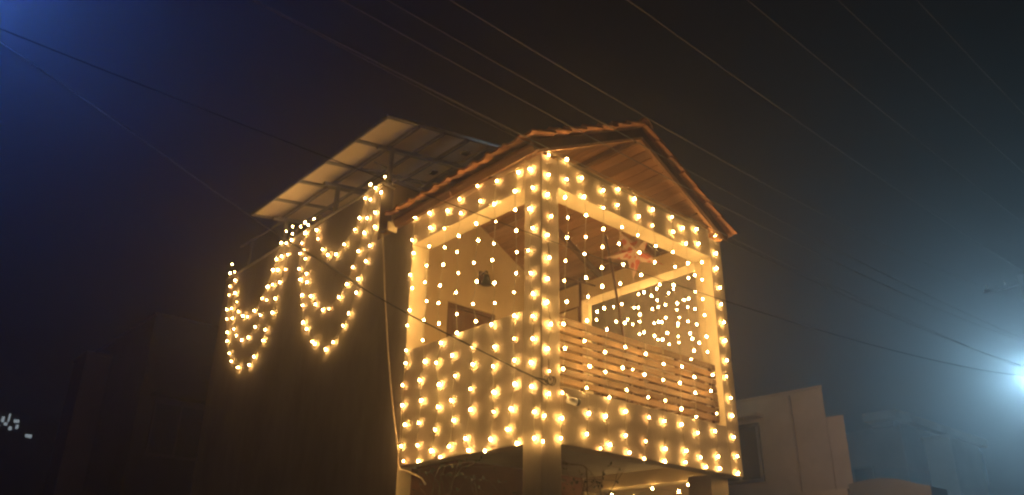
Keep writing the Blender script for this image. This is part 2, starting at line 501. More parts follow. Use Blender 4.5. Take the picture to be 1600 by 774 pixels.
# ================================================================== solar panels on the terrace
array = tag(empty('solar_array', (0.15, 3.45, 7.42)), 'row of tilted solar panels on steel posts above the house terrace', 'solar panels')
PV_T = math.atan(0.17)
PX, PZ = -0.42, 7.77
def pvz(x): return PZ + 0.17 * (x - PX)
pvm = Matrix.Translation((PX, 0, PZ)) @ Matrix.Rotation(-PV_T, 4, 'Y')
PW = 0.862
for k in range(5):
    y0 = 2.69 + k * (PW + 0.012); y1 = y0 + PW
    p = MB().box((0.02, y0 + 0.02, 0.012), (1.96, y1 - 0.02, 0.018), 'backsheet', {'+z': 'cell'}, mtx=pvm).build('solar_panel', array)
    f = MB()
    f.box((0, y0, -0.018), (1.98, y0 + 0.03, 0.022), 'grey_steel', mtx=pvm); f.box((0, y1 - 0.03, -0.018), (1.98, y1, 0.022), 'grey_steel', mtx=pvm)
    f.box((0, y0 + 0.03, -0.018), (0.03, y1 - 0.03, 0.022), 'grey_steel', mtx=pvm); f.box((1.95, y0 + 0.03, -0.018), (1.98, y1 - 0.03, 0.022), 'grey_steel', mtx=pvm)
    attach(f.build('panel_frame'), p)
    attach(MB().box((1.72, (y0+y1)/2 - 0.06, -0.02), (1.84, (y0+y1)/2 + 0.06, 0.012), 'black', mtx=pvm).build('junction_box'), p)
for xx in (0.52, 1.45):
    MB().box((xx - 0.025, 2.66, -0.07), (xx + 0.025, 7.1, -0.02), 'grey_steel', mtx=pvm).build('rail', array)
MB().box((0.97, 2.66, -0.065), (1.01, 7.07, -0.02), 'grey_steel', mtx=pvm).build('rail', array)
for yy in (3.42, 5.0, 6.8):
    MB().box((0.3, yy - 0.03, -0.13), (2.1, yy + 0.03, -0.072), 'grey_steel', mtx=pvm).build('cross_beam', array)
    MB().box((0.12, yy - 0.028, 7.14), (0.18, yy + 0.028, pvz(0.15) - 0.13), 'grey_steel').build('support_post', array)
    MB().box((1.62, yy - 0.028, 6.15 if yy > 3.6 else 7.26), (1.68, yy + 0.028, pvz(1.65) - 0.13), 'grey_steel').build('support_post', array)
MB().tube([(PX - 0.02, 2.66, PZ - 0.005), (1.95, 2.66, PZ + 0.17 * 2.37 - 0.005)], 0.022, 'steel', 8).build('edge_pipe', array)
MB().tube([(0.15, 3.45, 7.45), (0.15, 3.9, 7.76)], 0.016, 'grey_steel').build('brace', array)
MB().tube([(0.1, 6.8, 7.72), (0.1, 8.6, 7.8)], 0.022, 'grey_steel').build('brace', array)
MB().tube([(0.1, 8.1, 7.14), (0.1, 8.1, 7.78)], 0.025, 'grey_steel').build('support_post', array)

# ================================================================== strings of lights
LEFT_STRINGS = [
    [(2.41, 6.22), (2.42, 5.88), (2.37, 5.68), (2.42, 5.39), (2.34, 5.18), (2.37, 4.89), (2.41, 4.70), (2.40, 4.37), (2.38, 4.20), (2.41, 3.93), (2.39, 3.68), (2.32, 3.44), (2.36, 3.19), (2.28, 3.01)],
    [(2.08, 6.16), (2.03, 5.93), (2.03, 5.67), (2.08, 5.42), (2.08, 5.19), (2.01, 4.92), (2.04, 4.68), (2.06, 4.43), (1.99, 4.15), (2.06, 3.93), (2.01, 3.68), (2.03, 3.42), (2.02, 3.16), (2.01, 2.98)],
    [(1.69, 6.06), (1.73, 5.82), (1.70, 5.55), (1.71, 5.32), (1.74, 5.05), (1.76, 4.83), (1.73, 4.56), (1.68, 4.31), (1.74, 4.08), (1.67, 3.81), (1.67, 3.55), (1.71, 3.30), (1.76, 3.07), (1.58, 2.98)],
    [(1.43, 6.12), (1.39, 5.91), (1.43, 5.62), (1.45, 5.41), (1.40, 5.12), (1.43, 4.88), (1.39, 4.60), (1.38, 4.37), (1.44, 4.11), (1.38, 3.86), (1.43, 3.59), (1.38, 3.36), (1.42, 3.08)],
    [(1.08, 6.17), (1.03, 5.95), (1.08, 5.66), (1.04, 5.43), (1.10, 5.16), (1.04, 4.91), (1.10, 4.65), (1.04, 4.43), (1.09, 4.14), (1.06, 3.93), (1.09, 3.66), (1.07, 3.43), (1.15, 3.13), (1.09, 3.00)],
    [(0.72, 6.10), (0.77, 5.81), (0.73, 5.57), (0.76, 5.30), (0.76, 5.09), (0.72, 4.80), (0.71, 4.56), (0.75, 4.32), (0.71, 4.06), (0.71, 3.84), (0.70, 3.56), (0.69, 3.35), (0.72, 3.07), (0.81, 2.96)],
    [(0.35, 6.07), (0.40, 5.84), (0.39, 5.60), (0.37, 5.33), (0.36, 5.07), (0.37, 4.82), (0.39, 4.60), (0.38, 4.33), (0.39, 4.08), (0.37, 3.84), (0.37, 3.59), (0.42, 3.34), (0.47, 3.14), (0.33, 2.98)],
    [(0.09, 6.25), (0.15, 6.03), (0.10, 5.77), (0.16, 5.53), (0.10, 5.27), (0.16, 5.02), (0.13, 4.75), (0.10, 4.51), (0.10, 4.26), (0.09, 4.01), (0.13, 3.77), (0.12, 3.52), (0.08, 3.26), (0.07, 3.00)],
]
FRONT_STRINGS = [
    [(0.09, 6.19), (0.09, 5.93), (0.08, 5.68), (0.12, 5.42), (0.07, 5.18), (0.08, 4.91), (0.07, 4.67), (0.05, 4.40), (0.10, 4.17), (0.06, 3.90), (0.08, 3.67), (0.08, 3.44), (0.01, 3.21), (-0.01, 2.96)],
    [(0.39, 6.25), (0.37, 5.97), (0.34, 5.73), (0.38, 5.49), (0.37, 5.24), (0.34, 4.95), (0.31, 4.71), (0.35, 4.48), (0.30, 4.22), (0.30, 3.95), (0.28, 3.73), (0.26, 3.48), (0.25, 3.22), (0.23, 3.02)],
    [(0.63, 6.09), (0.66, 5.85), (0.68, 5.62), (0.67, 5.34), (0.64, 5.12), (0.66, 4.84), (0.68, 4.62), (0.66, 4.34), (0.61, 4.10), (0.67, 3.83), (0.62, 3.59), (0.66, 3.33), (0.60, 3.11)],
    [(1.00, 6.06), (1.00, 5.83), (0.98, 5.54), (0.95, 5.30), (0.92, 5.03), (0.93, 4.81), (0.94, 4.55), (0.98, 4.31), (0.93, 4.04), (0.93, 3.82), (0.98, 3.55), (0.92, 3.34), (0.97, 3.05), (0.81, 2.99)],
    [(1.30, 6.19), (1.27, 5.96), (1.33, 5.68), (1.26, 5.44), (1.32, 5.19), (1.25, 4.93), (1.24, 4.67), (1.29, 4.46), (1.28, 4.17), (1.22, 3.92), (1.27, 3.68), (1.24, 3.44), (1.23, 3.18), (1.26, 3.00)],
    [(1.60, 6.16), (1.65, 5.93), (1.61, 5.66), (1.62, 5.43), (1.63, 5.14), (1.57, 4.88), (1.58, 4.63), (1.63, 4.42), (1.63, 4.16), (1.59, 3.91), (1.64, 3.66), (1.63, 3.43), (1.56, 3.16), (1.52, 2.97)],
    [(1.95, 6.13), (1.93, 5.90), (1.97, 5.63), (1.92, 5.39), (1.98, 5.11), (1.92, 4.89), (1.91, 4.61), (1.98, 4.41), (1.97, 4.11), (1.93, 3.91), (1.94, 3.67), (1.91, 3.43), (1.90, 3.12), (1.88, 2.98)],
    [(2.34, 6.15), (2.34, 5.94), (2.32, 5.65), (2.34, 5.45), (2.27, 5.18), (2.32, 4.95), (2.30, 4.68), (2.30, 4.52), (2.31, 4.14), (2.25, 3.93), (2.24, 3.62), (2.24, 3.44), (2.28, 3.14), (2.25, 3.01)],
    [(2.57, 6.07), (2.60, 5.85), (2.62, 5.58), (2.61, 5.37), (2.56, 5.07), (2.52, 4.76), (2.58, 4.55), (2.51, 4.27), (2.56, 4.06), (2.54, 3.86), (2.53, 3.57), (2.53, 3.38), (2.55, 3.10), (2.65, 3.00)],
    [(2.88, 6.15), (2.91, 5.95), (2.93, 5.68), (2.91, 5.43), (2.88, 5.15), (2.89, 4.93), (2.88, 4.64), (2.88, 4.44), (2.96, 4.16), (2.88, 3.94), (2.95, 3.67), (2.89, 3.45), (2.91, 3.15), (2.92, 3.01)],
    [(3.31, 6.19), (3.30, 5.92), (3.27, 5.69), (3.30, 5.42), (3.30, 5.18), (3.31, 4.93), (3.31, 4.68), (3.29, 4.41), (3.25, 4.19), (3.29, 3.92), (3.31, 3.70), (3.29, 3.43), (3.32, 3.20), (3.30, 2.99)],
]
RIGHT_STRINGS = [
    [(0.51, 5.82), (0.52, 5.57), (0.55, 5.32), (0.55, 5.09), (0.53, 4.82)],
    [(0.73, 5.50), (0.66, 5.37), (0.65, 4.98), (0.63, 4.73)],
    [(0.89, 5.71), (0.85, 5.38), (0.83, 5.26), (0.87, 5.14), (0.87, 4.90)],
    [(0.98, 5.67), (1.06, 5.51), (1.06, 5.31), (1.05, 5.08), (1.04, 4.91), (1.04, 4.52)],
    [(1.18, 5.79), (1.19, 5.51), (1.13, 5.26), (1.23, 5.02), (1.22, 4.74)],
    [(1.29, 5.71), (1.30, 5.51), (1.28, 5.28), (1.29, 5.09), (1.29, 4.89)],
    [(1.44, 5.81), (1.55, 5.59), (1.55, 5.37), (1.55, 5.17), (1.55, 4.80)],
    [(1.63, 5.61), (1.78, 5.46), (1.67, 5.35), (1.70, 4.98), (1.72, 4.67), (1.73, 4.26)],
    [(2.04, 5.73), (2.01, 5.48), (2.02, 5.26), (2.02, 4.82), (2.01, 4.50)],
    [(2.40, 5.74), (2.42, 5.61), (2.39, 5.26), (2.35, 4.86)],
]
GARLANDS = [
    [(8.58, 7.38), (8.60, 7.20), (8.49, 6.90), (8.45, 6.71), (8.45, 6.42), (8.38, 6.22), (8.24, 5.93), (8.17, 5.75), (7.99, 5.48), (7.85, 5.31), (7.50, 5.13), (7.06, 5.09), (6.90, 5.20), (6.66, 5.43), (6.60, 5.60), (6.42, 5.86), (6.42, 6.11), (6.33, 6.38), (6.18, 6.57), (6.16, 6.84), (6.09, 7.08), (5.81, 7.24)],
    [(8.38, 7.16), (8.31, 6.97), (8.18, 6.68), (8.21, 6.38), (8.10, 6.16), (7.94, 5.92), (7.80, 5.77), (7.54, 5.63), (7.28, 5.62), (7.03, 5.75), (6.89, 5.93), (6.72, 6.16), (6.57, 6.40), (6.43, 6.63), (6.38, 6.87), (6.27, 7.08), (6.07, 7.19), (5.67, 7.27)],
    [(8.02, 6.46), (7.89, 6.24), (7.62, 6.09), (7.42, 6.03), (7.18, 6.08), (6.94, 6.25), (6.80, 6.43), (6.66, 6.70), (6.57, 6.87), (6.46, 7.15), (6.34, 7.33), (6.11, 7.34)],
    [(5.53, 7.17), (5.61, 7.05), (5.68, 6.89), (5.68, 6.70), (5.65, 6.42), (5.56, 6.21), (5.44, 5.91), (5.37, 5.72), (5.26, 5.41), (5.14, 5.28), (4.91, 5.03), (4.80, 4.97), (4.47, 4.82), (4.26, 4.88), (4.02, 5.07), (3.89, 5.22), (3.73, 5.49), (3.73, 5.70), (3.57, 5.93), (3.50, 6.15), (3.41, 6.42), (3.43, 6.65), (3.32, 6.94), (3.25, 7.17)],
    [(5.56, 6.73), (5.45, 6.54), (5.36, 6.25), (5.30, 6.09), (5.11, 5.80), (4.95, 5.63), (4.70, 5.48), (4.49, 5.44), (4.22, 5.55), (4.05, 5.71), (3.92, 5.94), (3.79, 6.15), (3.70, 6.42), (3.63, 6.63), (3.59, 6.92), (3.49, 7.08)],
    [(5.35, 7.22), (5.19, 6.96), (5.11, 6.78), (4.91, 6.53), (4.72, 6.38), (4.46, 6.31), (4.23, 6.40), (3.97, 6.56), (3.85, 6.71), (3.76, 7.01), (3.63, 7.19)],
]
PORCH_STRING = [
    [(1.90, 2.90), (1.51, 2.85), (1.19, 2.93), (0.77, 2.86), (0.62, 2.93), (0.42, 2.93), (0.36, 2.90)],
]


def bulb_mesh(mat):
    me = bpy.data.meshes.new('bulb')
    bm = bmesh.new(); bmesh.ops.create_uvsphere(bm, u_segments=8, v_segments=6, radius=0.0100)
    for v in bm.verts: v.co.z *= 1.25
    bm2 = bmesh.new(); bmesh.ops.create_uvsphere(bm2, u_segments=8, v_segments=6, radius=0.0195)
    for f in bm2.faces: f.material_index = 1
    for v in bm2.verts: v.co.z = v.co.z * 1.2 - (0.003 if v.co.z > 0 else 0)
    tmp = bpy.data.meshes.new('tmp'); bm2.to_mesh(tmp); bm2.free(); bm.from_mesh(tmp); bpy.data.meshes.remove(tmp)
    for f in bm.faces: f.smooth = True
    bm.to_mesh(me); bm.free(); me.materials.append(M[mat]); me.materials.append(M['halo_diffuser'])
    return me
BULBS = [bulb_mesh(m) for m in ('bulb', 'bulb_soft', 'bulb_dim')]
rb_ = random.Random(21)
def pick_bulb(): return rb_.choices(BULBS, (0.55, 0.33, 0.12))[0]

def light_string(name, pts, label, group, anchor=None, sag=0.0):
    """a wire with a bulb at each point; sockets belong to the wire"""
    pts = [Vector(p) for p in pts]
    root = tag(empty(name, pts[0] if anchor is None else anchor), label, 'string lights', group)
    path = ([Vector(anchor)] if anchor is not None else []) + pts
    fine = []
    for a, b in zip(path[:-1], path[1:]):
        for t in (0.0, 0.33, 0.67):
            q = a.lerp(b, t)
            q += Vector((random.uniform(-.004, .004), random.uniform(-.004, .004), 0))
            fine.append(q)
    fine.append(path[-1])
    w = MB(); w.tube(fine, 0.0034, 'wire', 5)
    for p in pts: w.tube([p + Vector((0, 0, 0.016)), p + Vector((0, 0, 0.042))], 0.007, 'wire', 6)
    w.build('wire', root)
    for p in pts:
        place(pick_bulb(), 'bulb', Matrix.Translation(p) @ Matrix.Rotation(random.uniform(-.5, .5), 4, 'X') @ Matrix.Rotation(random.uniform(-.5, .5), 4, 'Y') @ Matrix.Scale(rb_.uniform(.74, 1.12), 4), root)
    return root

for i, s in enumerate(LEFT_STRINGS):
    if i == 0: lab = "vertical light string at far edge of balcony's left side, beside the dark house wall"
    elif i == 7: lab = "vertical light string on the left face of the corner column"
    else: lab = "%s vertical light string left of the corner column on balcony's left side" % ORD[6 - i]
    pts = [(-0.030 + random.uniform(-.012, .005), y, z) for (y, z) in s]
    light_string('light_string', pts, lab, "light strings hanging over the balcony's left side", (-0.03, s[0][0], 6.10 if i < 7 else 6.2))
for i, s in enumerate(FRONT_STRINGS):
    if i == 0: lab = "vertical light string on the front face of the corner column"
    elif i == 10: lab = "vertical light string on the right column, outermost of the gable front"
    else: lab = "%s vertical light string right of the corner column on the gable front" % ORD[i - 1]
    pts = [(x, -0.030 + random.uniform(-.012, .005), z) for (x, z) in s]
    light_string('light_string', pts, lab, "light strings hanging over the gable front", (s[0][0], -0.03, 6.24))
for i, s in enumerate(RIGHT_STRINGS):
    lab = "%s light string counted from the right column, inside seen through railing side opening" % ORD[i]
    pts = [(3.53 + random.uniform(-.012, .018), y, z) for (y, z) in s]
    light_string('light_string', pts, lab, "light strings outside the side opening", (3.50, s[0][0], 6.0))
GL = ["outermost and lowest loop of the light garland at left end of house wall",
      "middle loop of the light garland at left end of house wall",
      "innermost short loop of the light garland at left end of house wall",
      "lowest deep loop of the light garland below the solar panels",
      "middle loop of the light garland below the solar panels",
      "topmost shallow loop of the light garland below the solar panels"]
for s, lab in zip(GARLANDS, GL):
    pts = [(-0.034 + random.uniform(-.012, .006), y, z) for (y, z) in s]
    light_string('light_garland', pts, lab, 'light garlands draped on the house wall', (-0.03, s[0][0] + .03, s[0][1] + 0.05))
light_string('light_string', [(3.165, y, z - 0.03) for (y, z) in PORCH_STRING[0]], 'light string along the beam under the balcony, at the bottom edge', 'light strings under the balcony')
# feed wires that the strings hang from
fw = MB(); fw.tube([(0.05 + 0.34 * k, -0.035, 6.235 - 0.012 * (k % 2)) for k in range(11)], 0.004, 'wire', 5)
single('feed_wire', fw, 'thin feed wire along the top of the front beam', 'wire')
fw = MB(); fw.tube([(-0.035, 0.05 + 0.4 * k, 6.13 - 0.012 * (k % 2)) for k in range(7)], 0.004, 'wire', 5)
single('feed_wire', fw, "thin feed wire under the eave along balcony's left side", 'wire')

# ================================================================== things in and on the balcony
# paper star lantern
star = tag(empty('star_lantern', (2.25, 0.55, 5.82)), 'red and white printed paper star hanging under the front beam', 'star lantern')
sm = MB()
SR, sr, sd = 0.37, 0.15, 0.11
cx, cy, cz = 2.25, 0.55, 5.80
sdir = Vector((0.80, -0.60, 0)).normalized(); sn = Vector((-0.60, -0.80, 0)).normalized()
rim = []
for k in range(10):
    a = math.radians(122) + k * math.pi / 5
    r = SR if k % 2 == 0 else sr
    rim.append(Vector((cx, cy, cz)) + sdir * math.cos(a) * r + Vector((0, 0, 1)) * math.sin(a) * r)
front, back = Vector((cx, cy, cz)) + sn * sd, Vector((cx, cy, cz)) - sn * sd
for k in range(10):
    a, b = rim[k], rim[(k + 1) % 10]
    sm.add([a, b, front], [(0, 1, 2)], 'star'); sm.add([b, a, back], [(0, 1, 2)], 'star')
so = sm.build('paper_shell', star)
for k in range(0, 10, 2):
    MB().tube([rim[k], rim[k] + (rim[k] - Vector((cx, cy, cz))).normalized() * 0.07], 0.008, 'star', 5, 0.002).build('tassel', star)
MB().tube([rim[0], (cx, cy, 6.75)], 0.004, 'cable', 5).build('cord', star)
# bracket lamp on the back wall above the door
wlmp = tag(empty('wall_lamp', (1.94, YB, 6.12)), 'unlit dark bracket lamp on the back wall above the balcony door', 'wall lamp')
MB().box((1.88, YB - 0.025, 6.03), (2.0, YB - 0.001, 6.25), 'dark_wood').build('back_plate', wlmp)
MB().tube([(1.94, YB - 0.02, 6.2), (1.94, YB - 0.1, 6.24), (1.92, YB - 0.16, 6.2), (1.90, YB - 0.17, 6.14)], 0.014, 'black', 6).build('arm', wlmp)
MB().tube([(1.90, YB - 0.17, 6.14), (1.90, YB - 0.17, 6.05), (1.90, YB - 0.17, 5.98)], 0.04, 'black', 12, 0.085).build('lamp_shade', wlmp)
# pole leaning behind the railing
pl = MB(); pl.tube([(2.84, 1.12, 3.46), (2.70, 1.18, 4.9), (2.56, 1.2, 5.8), (2.43, 1.2, 6.32)], 0.017, 'dark_wood', 7)
single('leaning_pole', pl, 'thin dark pole leaning inside the balcony behind the star', 'pole')
# hanging black flex near the side wall
fx = MB(); fx.tube([(2.35, 2.2, 6.6), (2.38, 2.2, 6.0), (2.36, 2.2, 5.7), (2.40, 2.2, 5.35), (2.38, 2.2, 5.0)], 0.008, 'cable', 6)
single('hanging_flex', fx, 'thin black flex hanging inside the balcony near the corner column', 'cable')
# clothes line rod
single('hanging_rod', MB().tube([(2.5, 2.05, 5.93), (3.19, 2.1, 6.0)], 0.012, 'dark_wood', 6), 'short dark rod fixed high inside the balcony by the side wall', 'rod')
# security camera on the front parapet
cc = tag(empty('security_camera', (0.36, 0.0, 3.46)), 'small white bullet camera on the front parapet by the corner column', 'camera')
MB().tube([(0.30, -0.075, 3.41), (0.415, -0.085, 3.40)], 0.036, 'white', 14).build('housing', cc)
MB().tube([(0.40, -0.085, 3.403), (0.435, -0.087, 3.40)], 0.039, 'black', 14).build('lens_hood', cc)
MB().tube([(0.335, -0.07, 3.43), (0.335, -0.04, 3.47), (0.335, -0.002, 3.475)], 0.011, 'white', 8).build('bracket', cc)
# cream cable dropping down the house wall
hz = MB()
hz.tube([(-0.03, 3.19, 6.23), (-0.03, 3.10, 5.8), (-0.03, 3.02, 5.37), (-0.035, 2.91, 4.9), (-0.035, 2.80, 4.43), (-0.035, 2.69, 4.02), (-0.04, 2.58, 3.66), (-0.04, 2.48, 3.36),
         (-0.04, 2.41, 3.12), (-0.05, 2.37, 2.98), (-0.06, 2.30, 2.905), (-0.06, 2.18, 2.88), (-0.05, 2.02, 2.83), (-0.03, 1.92, 2.79), (0.02, 1.9, 2.72)], 0.011, 'hose', 7)
single('wall_cable', hz, 'pale cable dropping down the wall to the lower left balcony corner', 'cable')

# climbing twigs under the balcony
shrub = tag(empty('dry_climber', (0.7, 1.5, 0.0)), 'bare twiggy climber with a few leaves under the balcony', 'plant')
rs = random.Random(5)
tw = MB(); leaves = []
def twig(p, d, ln, r, depth):
    pts = [p]; q = p.copy(); dd = d.copy()
    for k in range(5):
        dd = (dd + Vector((rs.uniform(-.3, .3), rs.uniform(-.3, .3), rs.uniform(-.15, .2)))).normalized()
        q = q + dd * ln / 5; q.z = min(q.z, 2.92); q.x = min(max(q.x, 0.12), 2.6); q.y = min(max(q.y, 0.35), 2.3); pts.append(q.copy())
    tw.tube(pts, r, 'twig', 5, r * 0.5)
    if depth:
        for k in range(4):
            b = pts[rs.randint(1, 5)]
            twig(b, (dd + Vector((rs.uniform(-1, 1), rs.uniform(-1, 1), rs.uniform(-.3, .6)))).normalized(), ln * 0.55, r * 0.55, depth - 1)
    else:
        for k in range(3): leaves.append(pts[rs.randint(2, 5)])
for k in range(6):
    twig(Vector((0.7 + rs.uniform(-.2, .2), 1.5 + rs.uniform(-.3, .3), 0.0)), Vector((rs.uniform(-.3, .1), rs.uniform(-.25, .25), 1)).normalized(), 2.7, 0.013, 2)
tw.build('branches', shrub)
lf = MB()
for p in leaves:
    a = Vector((rs.uniform(-1, 1), rs.uniform(-1, 1), rs.uniform(-1, 1))).normalized(); b = a.cross(Vector((0.3, 0.5, 0.8))).normalized()
    L = rs.uniform(.03, .06)
    lf.add([p, p + a * L * .5 + b * L * .3, p + a * L, p + a * L * .5 - b * L * .3], [(0, 1, 2, 3)], 'leaf')
tag(lf.build('leaves', shrub), kind='stuff')

# ================================================================== overhead cables
def cable(name, fn, x0, x1, r, mat, label, n=60, r2=None):
    mb = MB(); mb.tube([fn(x0 + (x1 - x0) * k / n) for k in range(n + 1)], r, mat, 6, r2)
    return single(name, mb, label, 'cable', 'cables crossing over the street')
def lin(y, z, sag=0.0, xm=0.0):
    return lambda x: (x, y, z + sag * (x - xm) ** 2)
cable('overhead_cable', lin(-1.0, 4.465, 0.0045, -4.0), -16, 13.6, 0.0012, 'cable', 'black cable crossing in front of the balcony roofline and star', r2=0.0055)
cable('overhead_cable', lin(-0.5, 5.88, 0.0018, 0.0), -16, 13.6, 0.0042, 'conductor', 'faint cable meeting the tiled roof edge above the corner column')
cable('overhead_cable', lin(-1.2, 5.65, 0.0042, 0.0), -16, 13.6, 0.0042, 'conductor', 'faint cable crossing the middle of the gable under the ridge')
cable('overhead_cable', lin(-1.6, 5.50, 0.0036, 0.0), -16, 13.6, 0.0042, 'conductor', 'faint cable passing just left of the roof ridge')
cable('overhead_cable', lin(-1.2, 6.27, 0.0060, -0.4), -16, 13.6, 0.0042, 'conductor', 'cable passing just above the roof ridge')
def zline(y, z): return lin(y, z, 0.003, 1.0)
cable('overhead_cable', zline(-1.74, 6.98), -16, 13.6, 0.0042, 'conductor', 'first faint cable in the empty sky right of the ridge')
cable('overhead_cable', zline(-2.54, 6.98), -16, 13.6, 0.0042, 'conductor', 'second faint cable in the empty sky right of the ridge')
cable('overhead_cable', zline(-3.14, 6.98), -16, 13.6, 0.0042, 'conductor', 'third faint cable in the empty sky right of the ridge')
cable('overhead_cable', zline(-3.66, 6.98), -16, 13.6, 0.0042, 'conductor', 'outermost faint cable near the upper right corner')
cable('overhead_cable', lin(-1.6, 4.9, 0.0040, 0.0), -16, 13.6, 0.0042, 'conductor', 'lower cable running towards the bright street lamp')
# service drop to the corner column
sv = [(-9.3, 12.1, 14.4), (-4.78, 6.22, 8.77), (-3.36, 4.37, 7.13), (-2.47, 3.2, 6.06), (-2.14, 2.78, 5.68), (-1.84, 2.39, 5.34), (-1.49, 1.92, 4.97), (-1.22, 1.58, 4.67), (-0.9, 1.16, 4.35),
      (-0.44, 0.56, 3.94), (-0.18, 0.22, 3.71), (-0.06, 0.05, 3.60), (0.0, -0.045, 3.565), (0.05, -0.03, 3.56)]
mb = MB(); mb.tube(sv[:8], 0.009, 'service', 7); mb.tube(sv[7:], 0.0075, 'cable', 7)  # upper length painted pale as if lamp-lit, lower length left black
tail = []
for k in range(26):
    a = k * 0.62
    tail.append((0.02 + 0.05 * math.cos(a) + 0.004 * k, -0.055 + 0.01 * math.sin(a * .7), 3.57 + 0.045 * math.sin(a)))
mb.tube(tail, 0.005, 'cable', 5)
mb.tube([(-0.16, 0.2, 3.685), (-0.1, 0.03, 3.60), (-0.05, -0.05, 3.53), (0.02, -0.045, 3.515), (0.07, -0.03, 3.54)], 0.006, 'cable', 5)
single('service_cable', mb, 'black service cable sloping down from upper left to the corner column', 'cable')

# ================================================================== street lamps
def frame_at(p, fwd):
    f = Vector(fwd).normalized(); s = f.cross(Vector((0, 0, 1))).normalized(); u = s.cross(f)
    return Matrix(((s.x, f.x, u.x, p[0]), (s.y, f.y, u.y, p[1]), (s.z, f.z, u.z, p[2]), (0, 0, 0, 1)))
lamp = tag(empty('street_lamp', (20.1, 0.55, 0)), 'bright white floodlight street lamp on a pole at the right edge', 'street lamp')
MB().tube([(20.1, 0.55, 0), (20.1, 0.55, 4.5), (20.1, 0.55, 10.4)], 0.13, 'concrete', 12, 0.09).build('pole', lamp)
MB().box((20.05, -0.5, 10.1), (20.15, 1.6, 10.2), 'grey_steel').build('cross_arm', lamp)
for yy in (-0.4, 0.1, 1.0, 1.5):
    MB().tube([(20.1, yy, 10.2), (20.1, yy, 10.35)], 0.035, 'white', 8, 0.02).build('insulator', lamp)
hm = frame_at((19.73, 0.76, 7.36), (-0.86, -0.26, -0.36))
MB().tube([(20.1, 0.55, 7.2), (19.98, 0.66, 7.42), (19.83, 0.78, 7.42)], 0.03, 'grey_steel', 8).build('bracket', lamp)
MB().box((-0.2, -0.10, -0.13), (0.2, 0.0, 0.13), 'grey_steel', mtx=hm).build('lamp_housing', lamp)
hood = MB()
hood.box((-0.21, 0.0, 0.13), (0.21, 0.10, 0.145), 'grey_steel', mtx=hm); hood.box((-0.215, 0.0, -0.14), (-0.2, 0.05, 0.145), 'grey_steel', mtx=hm)
hood.box((0.2, 0.0, -0.14), (0.215, 0.05, 0.145), 'grey_steel', mtx=hm)
hood.build('lamp_hood', lamp)
MB().box((-0.18, 0.002, -0.11), (0.18, 0.012, 0.11), 'lamp_right', mtx=hm).build('light_panel', lamp)
lamp2 = tag(empty('street_lamp', (-6.6, 5.1, 0)), 'floodlight mast beyond the upper left corner, its blue light in the haze', 'street lamp')
MB().tube([(-6.6, 5.1, 0), (-6.6, 5.1, 5.0), (-6.6, 5.1, 9.5)], 0.10, 'grey_steel', 10, 0.06).build('pole', lamp2)
MB().tube([(-6.6, 5.1, 9.2), (-6.2, 5.1, 9.25), (-5.75, 5.05, 9.2)], 0.03, 'grey_steel', 8).build('bracket', lamp2)
h2m = frame_at((-5.73, 4.9, 9.1), (0.02, -0.82, -0.57))
MB().box((-0.14, -0.10, -0.14), (0.14, 0.0, 0.14), 'grey_steel', mtx=h2m).build('lamp_housing', lamp2)
h2 = MB()
for (a0, a1) in (((-0.14, 0, -0.14), (-0.125, 0.34, 0.14)), ((0.125, 0, -0.14), (0.14, 0.34, 0.14)), ((-0.125, 0, 0.125), (0.125, 0.34, 0.14)), ((-0.125, 0, -0.14), (0.125, 0.34, -0.125))):
    h2.box(a0, a1, 'black', mtx=h2m)
h2.build('lamp_hood', lamp2)
MB().box((-0.1, 0.002, -0.1), (0.1, 0.012, 0.1), 'lamp_left', mtx=h2m).build('light_panel', lamp2)

# ================================================================== neighbouring buildings
def window(parent, x0, x1, y0, y1, z0, z1, axis, frame='grey_steel'):
    """window set on a wall; axis 0: wall faces -x at x0, axis 1: wall faces -y at y0"""
    w = MB()
    if axis == 0:
        w.box((x0 - 0.04, y0, z0), (x0 - 0.002, y0 + 0.06, z1), frame); w.box((x0 - 0.04, y1 - 0.06, z0), (x0 - 0.002, y1, z1), frame)
        w.box((x0 - 0.04, y0 + .06, z1 - 0.06), (x0 - 0.002, y1 - .06, z1), frame); w.box((x0 - 0.04, y0 + .06, z0), (x0 - 0.002, y1 - .06, z0 + 0.06), frame)
        w.box((x0 - 0.035, (y0 + y1) / 2 - .025, z0 + .06), (x0 - 0.002, (y0 + y1) / 2 + .025, z1 - .06), frame)
        g = MB().box((x0 - 0.02, y0 + .06, z0 + .06), (x0 - 0.004, y1 - .06, z1 - .06), 'glass_dark')
    else:
        w.box((x0, y0 - 0.04, z0), (x0 + 0.06, y0 - 0.002, z1), frame); w.box((x1 - 0.06, y0 - 0.04, z0), (x1, y0 - 0.002, z1), frame)
        w.box((x0 + .06, y0 - 0.04, z1 - 0.06), (x1 - .06, y0 - 0.002, z1), frame); w.box((x0 + .06, y0 - 0.04, z0), (x1 - .06, y0 - 0.002, z0 + 0.06), frame)
        w.box(((x0 + x1) / 2 - .025, y0 - 0.035, z0 + .06), ((x0 + x1) / 2 + .025, y0 - 0.002, z1 - .06), frame)
        g = MB().box((x0 + .06, y0 - 0.02, z0 + .06), (x1 - .06, y0 - 0.004, z1 - .06), 'glass_dark')
    o = w.build('window', parent); g.build('pane', o)
    return o

